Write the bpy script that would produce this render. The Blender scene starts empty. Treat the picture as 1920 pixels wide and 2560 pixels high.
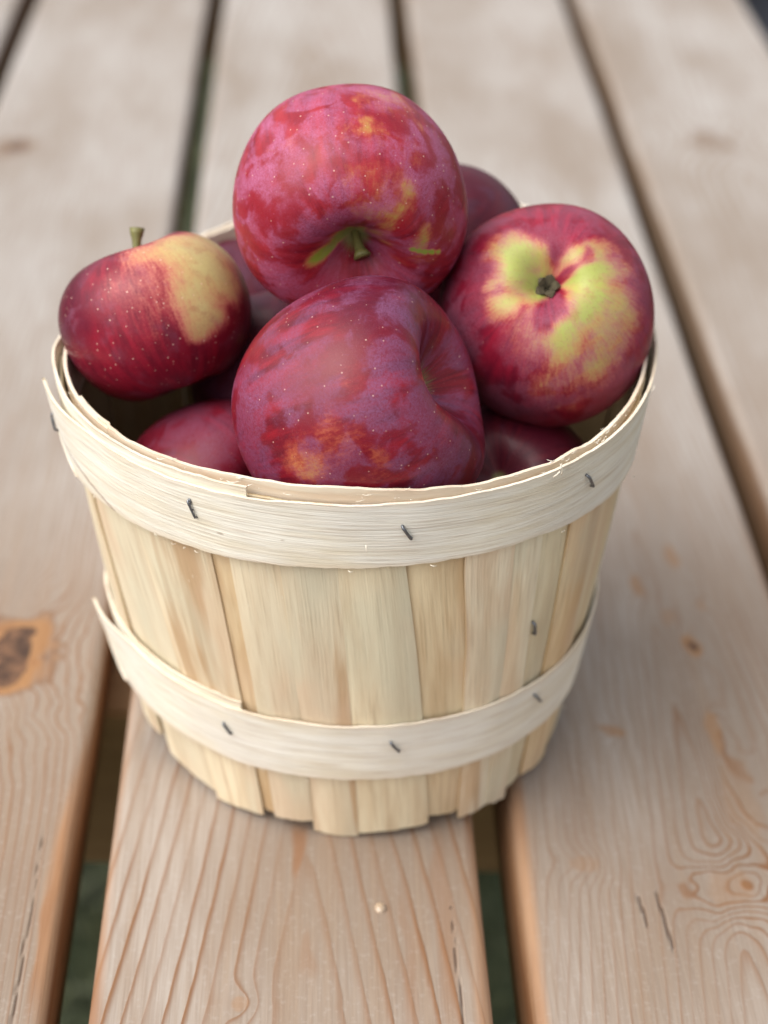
import bpy, math, random
import numpy as np
from mathutils import Vector, Matrix, Quaternion

random.seed(7)
rng = np.random.default_rng(11)
scene = bpy.context.scene
COL = scene.collection
rad = math.radians

# ------------------------------------------------------------------ camera
cam_d = bpy.data.cameras.new("camera")
cam = bpy.data.objects.new("camera", cam_d)
COL.objects.link(cam)
Rv = Vector((0.99757485, -0.03006684, 0.06277262))
Uv = Vector((-0.03598156, 0.54924001, 0.83488965))
Fv = Vector((0.05957973, 0.83512358, -0.54682617))
m = Matrix((Rv, Uv, -Fv)).transposed().to_4x4()
m.translation = Vector((-0.03308507, -0.58251919, 0.46850022))
cam.matrix_world = m
cam_d.sensor_fit = 'HORIZONTAL'
cam_d.sensor_width = 36.0
cam_d.lens = 36 * 4567.3456 / 1920
cam_d.clip_start = 0.02
cam_d.clip_end = 200
cam_d.dof.use_dof = True
cam_d.dof.focus_distance = 0.572
cam_d.dof.aperture_fstop = 8.2
scene.camera = cam

# ------------------------------------------------------------------ world and sun
SUN_EL, SUN_AZ_VEC = 52, Vector((-0.80, -0.30, 0.0)).normalized()
world = bpy.data.worlds.new("World")
scene.world = world
world.use_nodes = True
wn = world.node_tree.nodes; wl = world.node_tree.links
wn.clear()
sky = wn.new("ShaderNodeTexSky")
sky.sky_type = 'NISHITA'
sky.sun_disc = False
sky.sun_elevation = rad(SUN_EL)
sky.sun_rotation = math.atan2(SUN_AZ_VEC.x, SUN_AZ_VEC.y)
sky.air_density = 1.0
sky.dust_density = 4.0
sky.ozone_density = 1.0
hs = wn.new("ShaderNodeHueSaturation"); hs.inputs['Saturation'].default_value = 0.30
bg = wn.new("ShaderNodeBackground"); bg.inputs['Strength'].default_value = 0.13
wo = wn.new("ShaderNodeOutputWorld")
wl.new(sky.outputs[0], hs.inputs['Color']); wl.new(hs.outputs[0], bg.inputs['Color']); wl.new(bg.outputs[0], wo.inputs['Surface'])

sun_d = bpy.data.lights.new("sun", 'SUN')
sun_d.energy = 1.5
sun_d.angle = rad(75)
sun_d.color = (1.0, 0.97, 0.93)
sun = bpy.data.objects.new("sun", sun_d)
COL.objects.link(sun)
sdir = Vector((SUN_AZ_VEC.x * math.cos(rad(SUN_EL)), SUN_AZ_VEC.y * math.cos(rad(SUN_EL)), math.sin(rad(SUN_EL))))
sun.rotation_euler = sdir.to_track_quat('Z', 'Y').to_euler()
sun.location = (-3, 0, 4)

scene.view_settings.view_transform = 'Standard'
scene.view_settings.look = 'None'
scene.view_settings.exposure = 0.72
scene.view_settings.gamma = 1.0
scene.view_settings.use_curve_mapping = False

# ------------------------------------------------------------------ numpy noise
_perm = rng.permutation(4096)
_val = rng.random(4096) * 2 - 1
def _h(i, j, k):
    return _val[_perm[(_perm[(_perm[i & 4095] + j) & 4095] + k) & 4095]]
def vnoise(x, y, z=0.0, s=0):
    x = np.asarray(x, float) + s * 17.31; y = np.asarray(y, float) + s * 9.77; z = np.asarray(z, float) + s * 3.1 + 0 * x
    i = np.floor(x).astype(int); j = np.floor(y).astype(int); k = np.floor(z).astype(int)
    u = x - i; v = y - j; w = z - k
    u = u * u * (3 - 2 * u); v = v * v * (3 - 2 * v); w = w * w * (3 - 2 * w)
    r = 0
    for a in (0, 1):
        for b in (0, 1):
            for c in (0, 1):
                r = r + _h(i + a, j + b, k + c) * (u if a else 1 - u) * (v if b else 1 - v) * (w if c else 1 - w)
    return r
def fbm(x, y, z=0.0, s=0, o=3):
    r = 0; a = 1.0
    for q in range(o):
        r = r + a * vnoise(np.asarray(x) * 2 ** q, np.asarray(y) * 2 ** q, np.asarray(z) * 2 ** q, s + q * 5)
        a *= 0.5
    return r
def sstep(a, b, x):
    t = np.clip((x - a) / (b - a), 0, 1)
    return t * t * (3 - 2 * t)

# ------------------------------------------------------------------ object helpers
def mesh_obj(name, verts, faces, mat, parent=None, smooth=True, attrs=None, vattrs=None):
    me = bpy.data.meshes.new(name)
    me.from_pydata([tuple(map(float, v)) for v in verts], [], faces)
    if mat: me.materials.append(mat)
    if smooth: me.polygons.foreach_set('use_smooth', [True] * len(me.polygons))
    for k, a in (attrs or {}).items():
        at = me.attributes.new(k, 'FLOAT', 'POINT')
        at.data.foreach_set('value', np.asarray(a, dtype=np.float32).ravel())
    for k, a in (vattrs or {}).items():
        at = me.attributes.new(k, 'FLOAT_VECTOR', 'POINT')
        at.data.foreach_set('vector', np.asarray(a, dtype=np.float32).ravel())
    me.update()
    o = bpy.data.objects.new(name, me)
    COL.objects.link(o)
    if parent is not None: o.parent = parent
    return o
def empty(name, loc, label, cat, group=None):
    o = bpy.data.objects.new(name, None)
    o.empty_display_size = 0.02
    o.location = loc
    COL.objects.link(o)
    o['label'] = label; o['category'] = cat
    if group: o['group'] = group
    return o
def grid_faces(nu, nv, wrap_u=False, flip=False):
    F = []
    for i in range(nu if wrap_u else nu - 1):
        for j in range(nv - 1):
            a = i * nv + j; b = ((i + 1) % nu) * nv + j
            f = (a, b, b + 1, a + 1)
            F.append(f[::-1] if flip else f)
    return F
def tube(pts, radii, n=8, cap=True):
    V = []; F = []
    pts = [Vector(p) for p in pts]
    ref = Vector((0.3, 0.5, 0.81)).normalized()
    for i, p in enumerate(pts):
        t = (pts[min(i + 1, len(pts) - 1)] - pts[max(i - 1, 0)]).normalized()
        a = t.cross(ref)
        if a.length < 0.1: a = t.cross(Vector((1, 0, 0)))
        a.normalize(); b = t.cross(a)
        r = radii[i] if hasattr(radii, '__len__') else radii
        for k in range(n):
            an = 2 * math.pi * k / n
            V.append(p + (a * math.cos(an) + b * math.sin(an)) * r)
    for i in range(len(pts) - 1):
        for k in range(n):
            F.append((i * n + k, i * n + (k + 1) % n, (i + 1) * n + (k + 1) % n, (i + 1) * n + k))
    if cap:
        F.append(tuple(range(n))[::-1]); F.append(tuple(range((len(pts) - 1) * n, len(pts) * n)))
    return V, F

# ------------------------------------------------------------------ node helper
class NT:
    def __init__(s, name):
        s.mat = bpy.data.materials.new(name); s.mat.use_nodes = True
        s.t = s.mat.node_tree; s.t.nodes.clear()
        s.out = s.t.nodes.new("ShaderNodeOutputMaterial")
        s.bsdf = s.t.nodes.new("ShaderNodeBsdfPrincipled")
        s.t.links.new(s.bsdf.outputs[0], s.out.inputs['Surface'])
    def n(s, kind): return s.t.nodes.new("ShaderNode" + kind)
    def link(s, a, b): s.t.links.new(a, b)
    def setin(s, node, key, v):
        if hasattr(v, 'is_output') or isinstance(v, bpy.types.NodeSocket): s.link(v, node.inputs[key])
        elif v is not None: node.inputs[key].default_value = v
    def math(s, op, a, b=None, c=None, clamp=False):
        nd = s.n("Math"); nd.operation = op; nd.use_clamp = clamp
        s.setin(nd, 0, a)
        if b is not None: s.setin(nd, 1, b)
        if c is not None: s.setin(nd, 2, c)
        return nd.outputs[0]
    def vmath(s, op, a, b=None):
        nd = s.n("VectorMath"); nd.operation = op
        s.setin(nd, 0, a)
        if b is not None: s.setin(nd, 1, b)
        return nd.outputs[0]
    def attr(s, name, vec=False):
        nd = s.n("Attribute"); nd.attribute_name = name
        return nd.outputs['Vector'] if vec else nd.outputs['Fac']
    def noise(s, vec, scale, detail=3, rough=0.5, dist=0.0, color=False):
        nd = s.n("TexNoise"); s.setin(nd, 'Vector', vec); s.setin(nd, 'Scale', scale)
        nd.inputs['Detail'].default_value = detail; nd.inputs['Roughness'].default_value = rough
        nd.inputs['Distortion'].default_value = dist
        return nd.outputs['Color' if color else 'Fac']
    def voro(s, vec, scale, feature='F1', out='Distance', rand=1.0):
        nd = s.n("TexVoronoi"); nd.feature = feature; s.setin(nd, 'Vector', vec); s.setin(nd, 'Scale', scale)
        nd.inputs['Randomness'].default_value = rand
        return nd.outputs[out]
    def ss(s, x, a, b, lo=0.0, hi=1.0):
        nd = s.n("MapRange"); nd.interpolation_type = 'SMOOTHSTEP'
        s.setin(nd, 'Value', x); s.setin(nd, 'From Min', a); s.setin(nd, 'From Max', b)
        nd.inputs['To Min'].default_value = lo; nd.inputs['To Max'].default_value = hi
        return nd.outputs[0]
    def mix(s, f, a, b, mode='MIX'):
        nd = s.n("Mix"); nd.data_type = 'RGBA'; nd.blend_type = mode
        s.setin(nd, 0, f)
        for k, v in ((6, a), (7, b)):
            if isinstance(v, (tuple, list)): nd.inputs[k].default_value = (*v[:3], 1)
            else: s.link(v, nd.inputs[k])
        return nd.outputs[2]
    def ramp(s, f, stops):
        nd = s.n("ValToRGB"); s.link(f, nd.inputs[0]); cr = nd.color_ramp
        while len(cr.elements) < len(stops): cr.elements.new(0.5)
        for e, (p, c) in zip(cr.elements, stops): e.position = p; e.color = (*c, 1)
        return nd.outputs[0]
    def scale(s, vec, sc):
        nd = s.n("Mapping"); s.link(vec, nd.inputs['Vector']); nd.inputs['Scale'].default_value = sc
        return nd.outputs[0]
    def bump(s, h, strength, dist, normal=None):
        nd = s.n("Bump"); nd.inputs['Strength'].default_value = strength; nd.inputs['Distance'].default_value = dist
        s.link(h, nd.inputs['Height'])
        if normal is not None: s.link(normal, nd.inputs['Normal'])
        return nd.outputs[0]
    def obj(s):
        return s.n("TexCoord").outputs['Object']
    def fin(s, color=None, rough=None, normal=None, spec=None, **kw):
        if color is not None: s.setin(s.bsdf, 'Base Color', (*color, 1) if isinstance(color, tuple) else color)
        if rough is not None: s.setin(s.bsdf, 'Roughness', rough)
        if normal is not None: s.link(normal, s.bsdf.inputs['Normal'])
        if spec is not None: s.setin(s.bsdf, 'Specular IOR Level', spec)
        for k, v in kw.items(): s.setin(s.bsdf, k, v)
        return s.mat

# ------------------------------------------------------------------ ground + grass
def ground_mat():
    t = NT("ground_soil")
    o = t.obj()
    c = t.ramp(t.noise(o, 6, 5), [(0.3, (0.02, 0.022, 0.012)), (0.55, (0.035, 0.045, 0.018)), (0.75, (0.06, 0.065, 0.03))])
    return t.fin(c, 0.95)
GZ = -0.72
N = 60
gx, gy = np.meshgrid(np.linspace(-25, 25, N), np.linspace(-12, 60, N), indexing='ij')
gz = GZ - 0.02 + 0.015 * fbm(gx * 0.7, gy * 0.7, 0, 3)
g = mesh_obj('ground', np.stack([gx.ravel(), gy.ravel(), gz.ravel()], 1), grid_faces(N, N), ground_mat())
g['kind'] = 'structure'

def grass_mat():
    t = NT("grass_blade")
    c = t.mix(t.attr('tone'), (0.022, 0.030, 0.014), (0.12, 0.125, 0.055))
    c = t.mix(t.ss(t.attr('tone'), 0.93, 0.97), c, (0.28, 0.24, 0.11))
    return t.fin(c, 0.6)
def build_grass():
    n = 26000
    V = []; F = []; T = []
    xs = rng.uniform(-1.0, 2.6, n); ys = rng.uniform(0.0, 3.6, n)
    keep = (np.abs(xs) < 0.75) | (xs > 0.35)
    for i in range(n):
        if not keep[i]: continue
        x, y = xs[i], ys[i]
        h = random.uniform(0.03, 0.075); w = random.uniform(0.0018, 0.0038); a = random.uniform(0, 6.28)
        lx, ly = random.gauss(0, 0.022), random.gauss(0, 0.022)
        dx, dy = math.cos(a) * w, math.sin(a) * w
        b = len(V)
        V += [(x - dx, y - dy, GZ - 0.03), (x + dx, y + dy, GZ - 0.03), (x + dx * .8 + lx * .4, y + dy * .8 + ly * .4, GZ + h * .6 - .01), (x - dx * .8 + lx * .4, y - dy * .8 + ly * .4, GZ + h * .6 - .01), (x + lx * 1.4, y + ly * 1.4, GZ + h - .01)]
        F += [(b, b + 1, b + 2, b + 3), (b + 3, b + 2, b + 4)]
        T += [random.random()] * 5
    o = mesh_obj('grass', V, F, grass_mat(), smooth=False, attrs={'tone': T})
    o['kind'] = 'stuff'; o['label'] = 'dark green grass seen through the gaps between the boards'; o['category'] = 'grass'
build_grass()

# ------------------------------------------------------------------ picnic table
def board_mat():
    t = NT("weathered_board")
    ph = t.attr('phase'); side = t.attr('fresh'); knot = t.attr('knot'); kring = t.attr('kring'); stain = t.attr('stain')
    uv = t.attr('co', True); tint = t.attr('tint')
    # fine wobble of the ring lines
    wob = t.noise(t.scale(uv, (1, 0.12, 1)), 260, 2)
    ph2 = t.math('MULTIPLY_ADD', wob, 0.22, ph)
    fr = t.math('FRACT', ph2)
    idx = t.math('FLOOR', ph2)
    up = t.ss(fr, 0.35, 0.93)
    up = t.math('POWER', up, 3.6)
    dn = t.ss(fr, 0.94, 1.0, 1, 0)
    line = t.math('MULTIPLY', up, dn)
    wn_ = t.n("TexWhiteNoise"); wn_.noise_dimensions = '1D'; t.link(idx, wn_.inputs['W'])
    line = t.math('MULTIPLY', line, t.math('MULTIPLY_ADD', wn_.outputs['Value'], 0.55, 0.45))
    patch = t.noise(t.scale(uv, (1, 0.35, 1)), 22, 3)
    line = t.math('MULTIPLY', line, t.math('MULTIPLY', t.ss(patch, 0.32, 0.62, 0.30, 1.0), t.attr('lines')))
    # fine fibre
    fib = t.noise(t.scale(uv, (1, 0.025, 1)), 900, 3, 0.6)
    fib2 = t.noise(t.scale(uv, (1, 0.05, 1)), 170, 3, 0.6)
    base = t.mix(t.ss(t.noise(t.scale(uv, (1, 0.4, 1)), 13, 4), 0.35, 0.68), (0.275, 0.215, 0.165), (0.39, 0.335, 0.285))
    base = t.mix(t.ss(fib2, 0.40, 0.72, 0, 0.6), base, (0.29, 0.205, 0.14))
    base = t.mix(t.ss(t.noise(t.scale(uv, (1, 0.16, 1)), 48, 4, 0.6), 0.5, 0.74, 0, 0.5), base, (0.24, 0.16, 0.11))
    base = t.mix(tint, base, t.mix(t.ss(t.noise(t.scale(uv, (1, 0.33, 1)), 16, 4, 0.5), 0.30, 0.68), (0.285, 0.24, 0.20), (0.43, 0.405, 0.38)))
    base = t.mix(t.ss(fib, 0.35, 0.68, 0.0, 0.42), base, (0.22, 0.155, 0.11))
    base = t.mix(t.ss(t.noise(uv, 420, 3, 0.7), 0.54, 0.70, 0, 0.20), base, (0.46, 0.42, 0.38))
    late = t.mix(tint, (0.215, 0.105, 0.050), (0.24, 0.18, 0.13))
    c = t.mix(t.math('MULTIPLY', line, 0.85), base, late)
    c = t.mix(t.math('MULTIPLY', t.ss(stain, 0.0, 1.0), 0.8), c, (0.25, 0.115, 0.05))
    # knots
    c = t.mix(t.ss(kring, 0.15, 0.75), c, t.mix(tint, t.mix(fib2, (0.25, 0.12, 0.05), (0.38, 0.20, 0.085)), (0.22, 0.165, 0.125)))
    krim = t.math('MULTIPLY', t.ss(kring, 0.12, 0.3), t.ss(kring, 0.3, 0.6, 1, 0))
    c = t.mix(t.math('MULTIPLY', t.math('MULTIPLY', krim, t.ss(t.attr('big'), 0.3, 0.6)), 0.5), c, (0.16, 0.075, 0.035))
    kr2 = t.math('MULTIPLY', t.ss(kring, 0.6, 0.9), t.ss(t.noise(uv, 120, 4, 0.6), 0.5, 0.66))
    c = t.mix(t.math('MULTIPLY', kr2, 0.5), c, (0.22, 0.10, 0.05))
    c = t.mix(t.ss(knot, 0.2, 0.6, 0, 0.92), c, t.mix(t.ss(t.noise(uv, 160, 4, 0.6), 0.35, 0.65), (0.045, 0.027, 0.022), (0.16, 0.085, 0.05)))
    # fresh orange sides
    fcol = t.mix(t.ss(fib2, 0.35, 0.65), (0.25, 0.115, 0.05), (0.38, 0.215, 0.115))
    fcol = t.mix(tint, fcol, (0.20, 0.135, 0.088))
    c = t.mix(side, c, fcol)
    # small dirt specks and grey mildew blotches
    sp = t.ss(t.voro(uv, 62), 0.035, 0.06, 0.7, 0)
    spm = t.ss(t.noise(uv, 30, 2), 0.52, 0.6)
    c = t.mix(t.math('MULTIPLY', sp, spm), c, (0.10, 0.07, 0.05))
    bl = t.ss(t.noise(t.scale(uv, (1, 0.4, 1)), 30, 4, 0.6), 0.60, 0.76, 0, 0.30)
    c = t.mix(bl, c, (0.27, 0.20, 0.155))
    crack = t.attr('crack')
    c = t.mix(t.ss(crack, 0.25, 1.0, 0, 0.85), c, (0.085, 0.045, 0.027))
    h = t.math('ADD', t.math('MULTIPLY', line, 0.5), t.math('MULTIPLY', fib, 0.6))
    h = t.math('SUBTRACT', h, t.math('MULTIPLY', crack, 3.5))
    nb = t.bump(h, 0.45, 0.0006)
    return t.fin(c, t.math('MULTIPLY_ADD', fib, 0.2, 0.6), nb, spec=0.25)
BOARD = board_mat()

def seg_d(x, y, a, b):
    ax, ay = a; bx, by = b
    vx, vy = bx - ax, by - ay
    t = np.clip(((x - ax) * vx + (y - ay) * vy) / (vx * vx + vy * vy), 0, 1)
    return np.hypot(x - ax - t * vx, y - ay - t * vy), t

table = empty('picnic_table', (0.05, 0.45, GZ), 'weathered pale picnic table of wide softwood boards with dark gaps between them', 'picnic table')
TY0, TY1 = -0.42, 1.42
def plank(x0, x1, seed, A=125, B=20, xc=None, knots=(), cracks=(), stains=(), label=None, amp=1.0, ytop=0.0, wide=0.001, lines=1.0):
    r = 0.0045; th = 0.038
    cs = []
    n = int((x1 - x0) / 0.0009)
    for i in range(6):
        a = math.pi / 2 * i / 5
        cs.append((x0 + r - r * math.cos(a), -r + r * math.sin(a)))
    for i in range(1, n):
        cs.append((x0 + r + (x1 - x0 - 2 * r) * i / n, 0))
    for i in range(6):
        a = math.pi / 2 * (1 - i / 5)
        cs.append((x1 - r + r * math.cos(a), -r + r * math.sin(a)))
    for i in range(1, 5): cs.append((x1, -r - (th - 2 * r) * i / 5))
    cs.append((x1, -th)); cs.append((x0, -th))
    for i in range(4, 0, -1): cs.append((x0, -r - (th - 2 * r) * i / 5))
    cs = np.array(cs)
    # denser near the front
    ys = [TY0]
    while ys[-1] < TY1:
        ys.append(ys[-1] + (0.0025 if -0.05 <= ys[-1] < 0.2 else (0.0014 if -0.2 < ys[-1] < -0.05 else 0.01)))
    ys = np.array(ys)
    X = cs[:, 0][:, None] + 0 * ys[None]; Z = cs[:, 1][:, None] + 0 * ys[None]; Y = ys[None] + 0 * X
    if xc is None: xc = (x0 + x1) / 2
    # arc length across for wrapping the figure round the edges
    depth = -Z
    xx = X - xc
    ph = np.sqrt((A * xx) ** 2 + (wide * A) ** 2 + 0.6) + B * Y + 40 * depth * (1 - 0.3 * seed % 1)
    ph += amp * (1.6 * vnoise(X * 14, Y * 3.0, 0, seed) + 0.7 * vnoise(X * 40, Y * 8, 0, seed + 2) + 3.0 * vnoise(X * 3 + 5, Y * 1.3, 0, seed + 4))
    knot = np.zeros_like(X); kring = np.zeros_like(X)
    for (kx, ky, rx, ry, am, dark) in knots:
        wx = X - kx + 0.5 * rx * fbm(X * 60, Y * 60, 0, seed + 9); wy = Y - ky + 0.5 * ry * fbm(X * 55, Y * 50, 0, seed + 8)
        d = np.sqrt((wx / rx) ** 2 + (wy / ry) ** 2)
        ph += am * np.exp(-d * d * 0.35)
        kring = np.maximum(kring, (1 - sstep(0.7, 1.35, d)) * abs(dark))
        if dark > 0.6: knot = np.maximum(knot, (1 - sstep(0.40, 0.72, d)) * dark)
    stain = np.zeros_like(X)
    for (sx, sy0, sy1, w0, w1, s) in stains:      # tapered mark along the grain
        t_ = (Y - sy0) / (sy1 - sy0)
        w = np.interp(t_, [0, 1], [w0, w1])
        dd = np.abs(X - sx + 0.002 * vnoise(X * 100, Y * 60, 0, seed)) / np.maximum(w, 1e-4)
        stain = np.maximum(stain, s * (1 - sstep(0.3, 1.2, dd)) * sstep(-0.1, 0.3, t_) * (1 - sstep(0.7, 1.05, t_)))
    big = np.zeros_like(X)
    for (kx, ky, rx, ry, am, dark) in knots:
        if dark > 0.8: big = np.maximum(big, np.exp(-(((X - kx) / (rx * 2)) ** 2 + ((Y - ky) / (ry * 2)) ** 2)))
    crack = np.zeros_like(X)
    LN = np.full_like(X, lines)
    for (kx, ky, rx, ry, am, dark) in knots:
        if am >= 3: LN += 0.9 * np.exp(-(((X - kx) / (rx * 3.2)) ** 2 + ((Y - ky) / (ry * 5)) ** 2))
    for (a, b, w) in cracks:
        d, t_ = seg_d(X + 0.0006 * vnoise(0 * X, Y * 160, 0, seed + 3), Y, a, b)
        crack = np.maximum(crack, 1 - sstep(w * 0.4, w * (0.9 + 0.9 * np.sin(np.pi * t_)), d))
    side = sstep(0.002, 0.006, depth + 0.001 * vnoise(X * 30, Y * 18, 0, seed + 6))
    # wane: warm fresh wood creeping over the top corner
    edge = np.minimum(X - x0, x1 - X)
    side = np.maximum(side, (1 - sstep(0.0015, 0.006, edge + 0.004 * vnoise(X * 20, Y * 9, 0, seed + 7))) * 0.75 * sstep(0.35, -0.1, Y))
    tint = sstep(-0.05, 0.42, Y + 0.08 * vnoise(X * 12, Y * 5, 0, seed + 1)) * (0.9 + 0.1 * vnoise(X * 9, Y * 3, 0, 2))
    # slight cupping and roughness of the sides
    Z = Z + np.where(depth < 0.003, 0.0006 * vnoise(X * 10, Y * 4, 0, seed) - 0.0003, 0) * 0.6
    Xd = X + np.where(depth > 0.001, 0.0011 * vnoise(Z * 30, Y * 9, 0, seed + 11), 0)
    V = np.stack([Xd.ravel(), Y.ravel(), Z.ravel()], 1)
    nu, nv = X.shape
    F = grid_faces(nu, nv, wrap_u=True, flip=False)
    F.append(tuple(i * nv for i in range(nu))); F.append(tuple(i * nv + nv - 1 for i in range(nu))[::-1])
    co = np.stack([(X + depth * 0.9).ravel(), Y.ravel(), (0 * X + seed * 0.37).ravel()], 1)
    o = mesh_obj('plank', V, F, BOARD, table, True,
                 attrs=dict(lines=LN, big=big, phase=ph, knot=knot, kring=kring, stain=stain, crack=crack, fresh=side, tint=tint), vattrs=dict(co=co))
    o.matrix_parent_inverse = Matrix.Translation(-table.location)
    if label: o['label'] = label
    return o
plank(-0.381, -0.2485, 31, A=150, B=8, amp=1.5)
plank(-0.2345, -0.1015, 32, A=300, B=7, xc=-0.165, amp=1.0,
      lines=0.7, knots=[(-0.142, 0.013, 0.018, 0.026, 5.0, 1.0), (-0.21, 0.55, 0.016, 0.02, 3, 0.7)],
      cracks=[((-0.1115, -0.30), (-0.1125, -0.085), 0.0004)],
      stains=[(-0.106, -0.18, -0.06, 0.003, 0.0015, 0.8)],
      label='plank with a large orange and brown knot left of the basket')
plank(-0.0880, 0.0455, 33, A=150, B=19, xc=-0.017, amp=0.55, wide=0.002, lines=1.25,
      knots=[(-0.0385, -0.1655, 0.0035, 0.004, 1.2, 0.4), (-0.018, -0.2, 0.006, 0.02, 2, 0.3), (0.02, 0.33, 0.014, 0.018, 3, 0.6)],
      cracks=[((0.036, -0.26), (0.0345, -0.120), 0.0003)],
      stains=[(-0.0205, -0.112, -0.075, 0.0003, 0.0065, 0.8), (-0.0165, -0.156, -0.128, 0.007, 0.0003, 0.4), (0.031, -0.19, -0.06, 0.006, 0.0025, 0.45), (0.0175, -0.19, -0.10, 0.004, 0.002, 0.4)],
      label='plank under the basket with curved orange grain lines')
plank(0.0600, 0.1920, 34, A=230, B=18, xc=0.135, amp=0.8, lines=0.6,
      knots=[(0.1375, -0.108, 0.008, 0.0085, 6.5, 0.35), (0.084, -0.098, 0.006, 0.005, 1.8, 0.35), (0.148, 0.036, 0.004, 0.009, 1.5, 0.62),
             (0.140, 0.058, 0.003, 0.008, 1.0, 0.4), (0.131, 0.078, 0.0035, 0.009, 1.0, 0.5), (0.156, 0.068, 0.0025, 0.006, 1.0, 0.4), (0.150, 0.105, 0.004, 0.012, 1.4, 0.5),
             (0.152, -0.055, 0.007, 0.022, 4.0, 0.3), (0.146, -0.02, 0.004, 0.018, 3.0, 0.45), (0.105, -0.02, 0.005, 0.004, 1.5, 0.5), (0.15, 0.4, 0.02, 0.02, 2, .6)],
      cracks=[((0.1035, -0.127), (0.1022, -0.112), 0.0006), ((0.1110, -0.138), (0.109, -0.110), 0.0006)],
      label='plank right of the basket with swirling grain and two dark slits')
plank(0.2060, 0.3500, 35, A=160, B=10, amp=1.3, knots=[(0.26, 0.62, 0.02, 0.02, 3, 0.6)])
# beam and legs under the boards
def box_part(name, lo, hi, mat, parent, bev=0.002, rot=None, seed=1):
    import bmesh
    bm = bmesh.new(); bmesh.ops.create_cube(bm, size=1)
    for v in bm.verts:
        v.co = Vector((lo[i] + (v.co[i] + 0.5) * (hi[i] - lo[i]) for i in range(3)))
    bmesh.ops.bevel(bm, geom=list(bm.edges), offset=bev, segments=2, affect='EDGES')
    if rot is not None:
        c = Vector(((lo[0] + hi[0]) / 2, (lo[1] + hi[1]) / 2, (lo[2] + hi[2]) / 2))
        bmesh.ops.rotate(bm, verts=bm.verts, cent=c, matrix=rot)
    me = bpy.data.meshes.new(name); bm.to_mesh(me); bm.free(); me.materials.append(mat)
    o = bpy.data.objects.new(name, me); COL.objects.link(o); o.parent = parent
    o.matrix_parent_inverse = Matrix.Translation(-parent.location)
    return o
def beam_mat():
    t = NT("brown_beam_wood"); o = t.obj()
    f = t.noise(t.scale(o, (0.05, 1, 1)), 150, 4, 0.6)
    c = t.mix(f, (0.27, 0.14, 0.06), (0.48, 0.29, 0.14))
    return t.fin(c, 0.7, t.bump(f, 0.4, 0.001))
BEAM = beam_mat()
for yb in (0.027, 1.10):
    box_part('crossbeam', (-0.36, yb, -0.128), (0.335, yb + 0.038, -0.0385), BEAM, table)
for yb in (0.069, 1.058):
    for sx in (-1, 1):
        cx = 0.0 + sx * 0.33
        box_part('leg', (cx - 0.045, yb, GZ - 0.05), (cx + 0.045, yb + 0.036, -0.045), BEAM, table, rot=Matrix.Rotation(rad(-sx * 14), 3, 'Y'))
# resin bead on the centre board
def drop_mat():
    t = NT("resin"); return t.fin((0.42, 0.31, 0.21), 0.10, spec=0.7, **{'Coat Weight': 0.6})
V = []; nu, nv = 20, 10
for i in range(nu):
    for j in range(nv):
        a = 2 * math.pi * i / nu; b = math.pi / 2 * j / (nv - 1)
        V.append((0.0090 + 0.0020 * math.cos(a) * math.cos(b), -0.1215 + 0.0026 * math.sin(a) * math.cos(b), -0.0002 + 0.0015 * math.sin(b)))
o = mesh_obj('resin_drop', V, grid_faces(nu, nv, True), drop_mat(), table); o.matrix_parent_inverse = Matrix.Translation(-table.location)

# ------------------------------------------------------------------ dark thing beyond the table's corner
def bag_mat():
    t = NT("navy_cloth"); o = t.obj()
    n = t.noise(o, 12, 4)
    c = t.mix(n, (0.004, 0.005, 0.009), (0.014, 0.018, 0.032))
    return t.fin(c, 0.75, t.bump(n, 0.5, 0.01))
bag = empty('dark_bag', (1.02, 2.75, GZ), 'large dark navy bag on the grass beyond the table edge, blurred in the corner', 'bag')
def blob(name, c, s, seed, e=3.0, mat=None, parent=None, amp=0.05):
    nu, nv = 72, 40; V = []
    for i in range(nu):
        for j in range(nv):
            a = 2 * math.pi * i / nu; b = -math.pi / 2 + math.pi * j / (nv - 1)
            d = np.array([math.cos(a) * math.cos(b), math.sin(a) * math.cos(b), math.sin(b)])
            q = (abs(d[0]) ** e + abs(d[1]) ** e + abs(d[2]) ** e) ** (-1 / e)
            k = q * (1 + amp * float(fbm(d[0] * 2.3 * q, d[1] * 2.3 * q, d[2] * 2.3 * q, seed)))
            V.append((c[0] + s[0] * d[0] * k, c[1] + s[1] * d[1] * k, c[2] + s[2] * d[2] * k))
    return mesh_obj(name, V, grid_faces(nu, nv, True), mat, parent)
BAG = bag_mat()
blob('body', (0, 0, 0.24), (0.36, 0.42, 0.25), 3, 4, BAG, bag)
Vt, Ft = tube([(-0.2 + 0.4 * k / 12, 0.02, 0.46 + 0.14 * math.sin(math.pi * k / 12)) for k in range(13)], 0.014)
mesh_obj('handle', Vt, Ft, BAG, bag)

# ------------------------------------------------------------------ basket
H, RB, TX, TYY = 0.1674, 0.0846, 0.0589, 0.0261
BA2, BB2, BA3, BB3, BDX, BDY, CA2, CB2, BUL = -0.0263, 0.0485, -0.038, -0.0164, -0.0012, -0.001, -0.0034, -0.0097, 0.0011
def bsurf(th, z, off=0.0):
    th = np.asarray(th, float); z = np.asarray(z, float) + 0 * th
    t = z / H
    rt = .107 * (1 + BA2 * np.cos(2 * th) + BB2 * np.sin(2 * th) + BA3 * np.cos(3 * th) + BB3 * np.sin(3 * th))
    rb = RB * (1 + CA2 * np.cos(2 * th) + CB2 * np.sin(2 * th))
    r = rb + (rt - rb) * t + off + BUL * 4 * t * (1 - t)
    x = r * np.cos(th) + BDX * t; y = r * np.sin(th) + BDY * t
    return np.stack([x, y, z + t * (x * TX + y * TYY)], -1)

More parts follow.
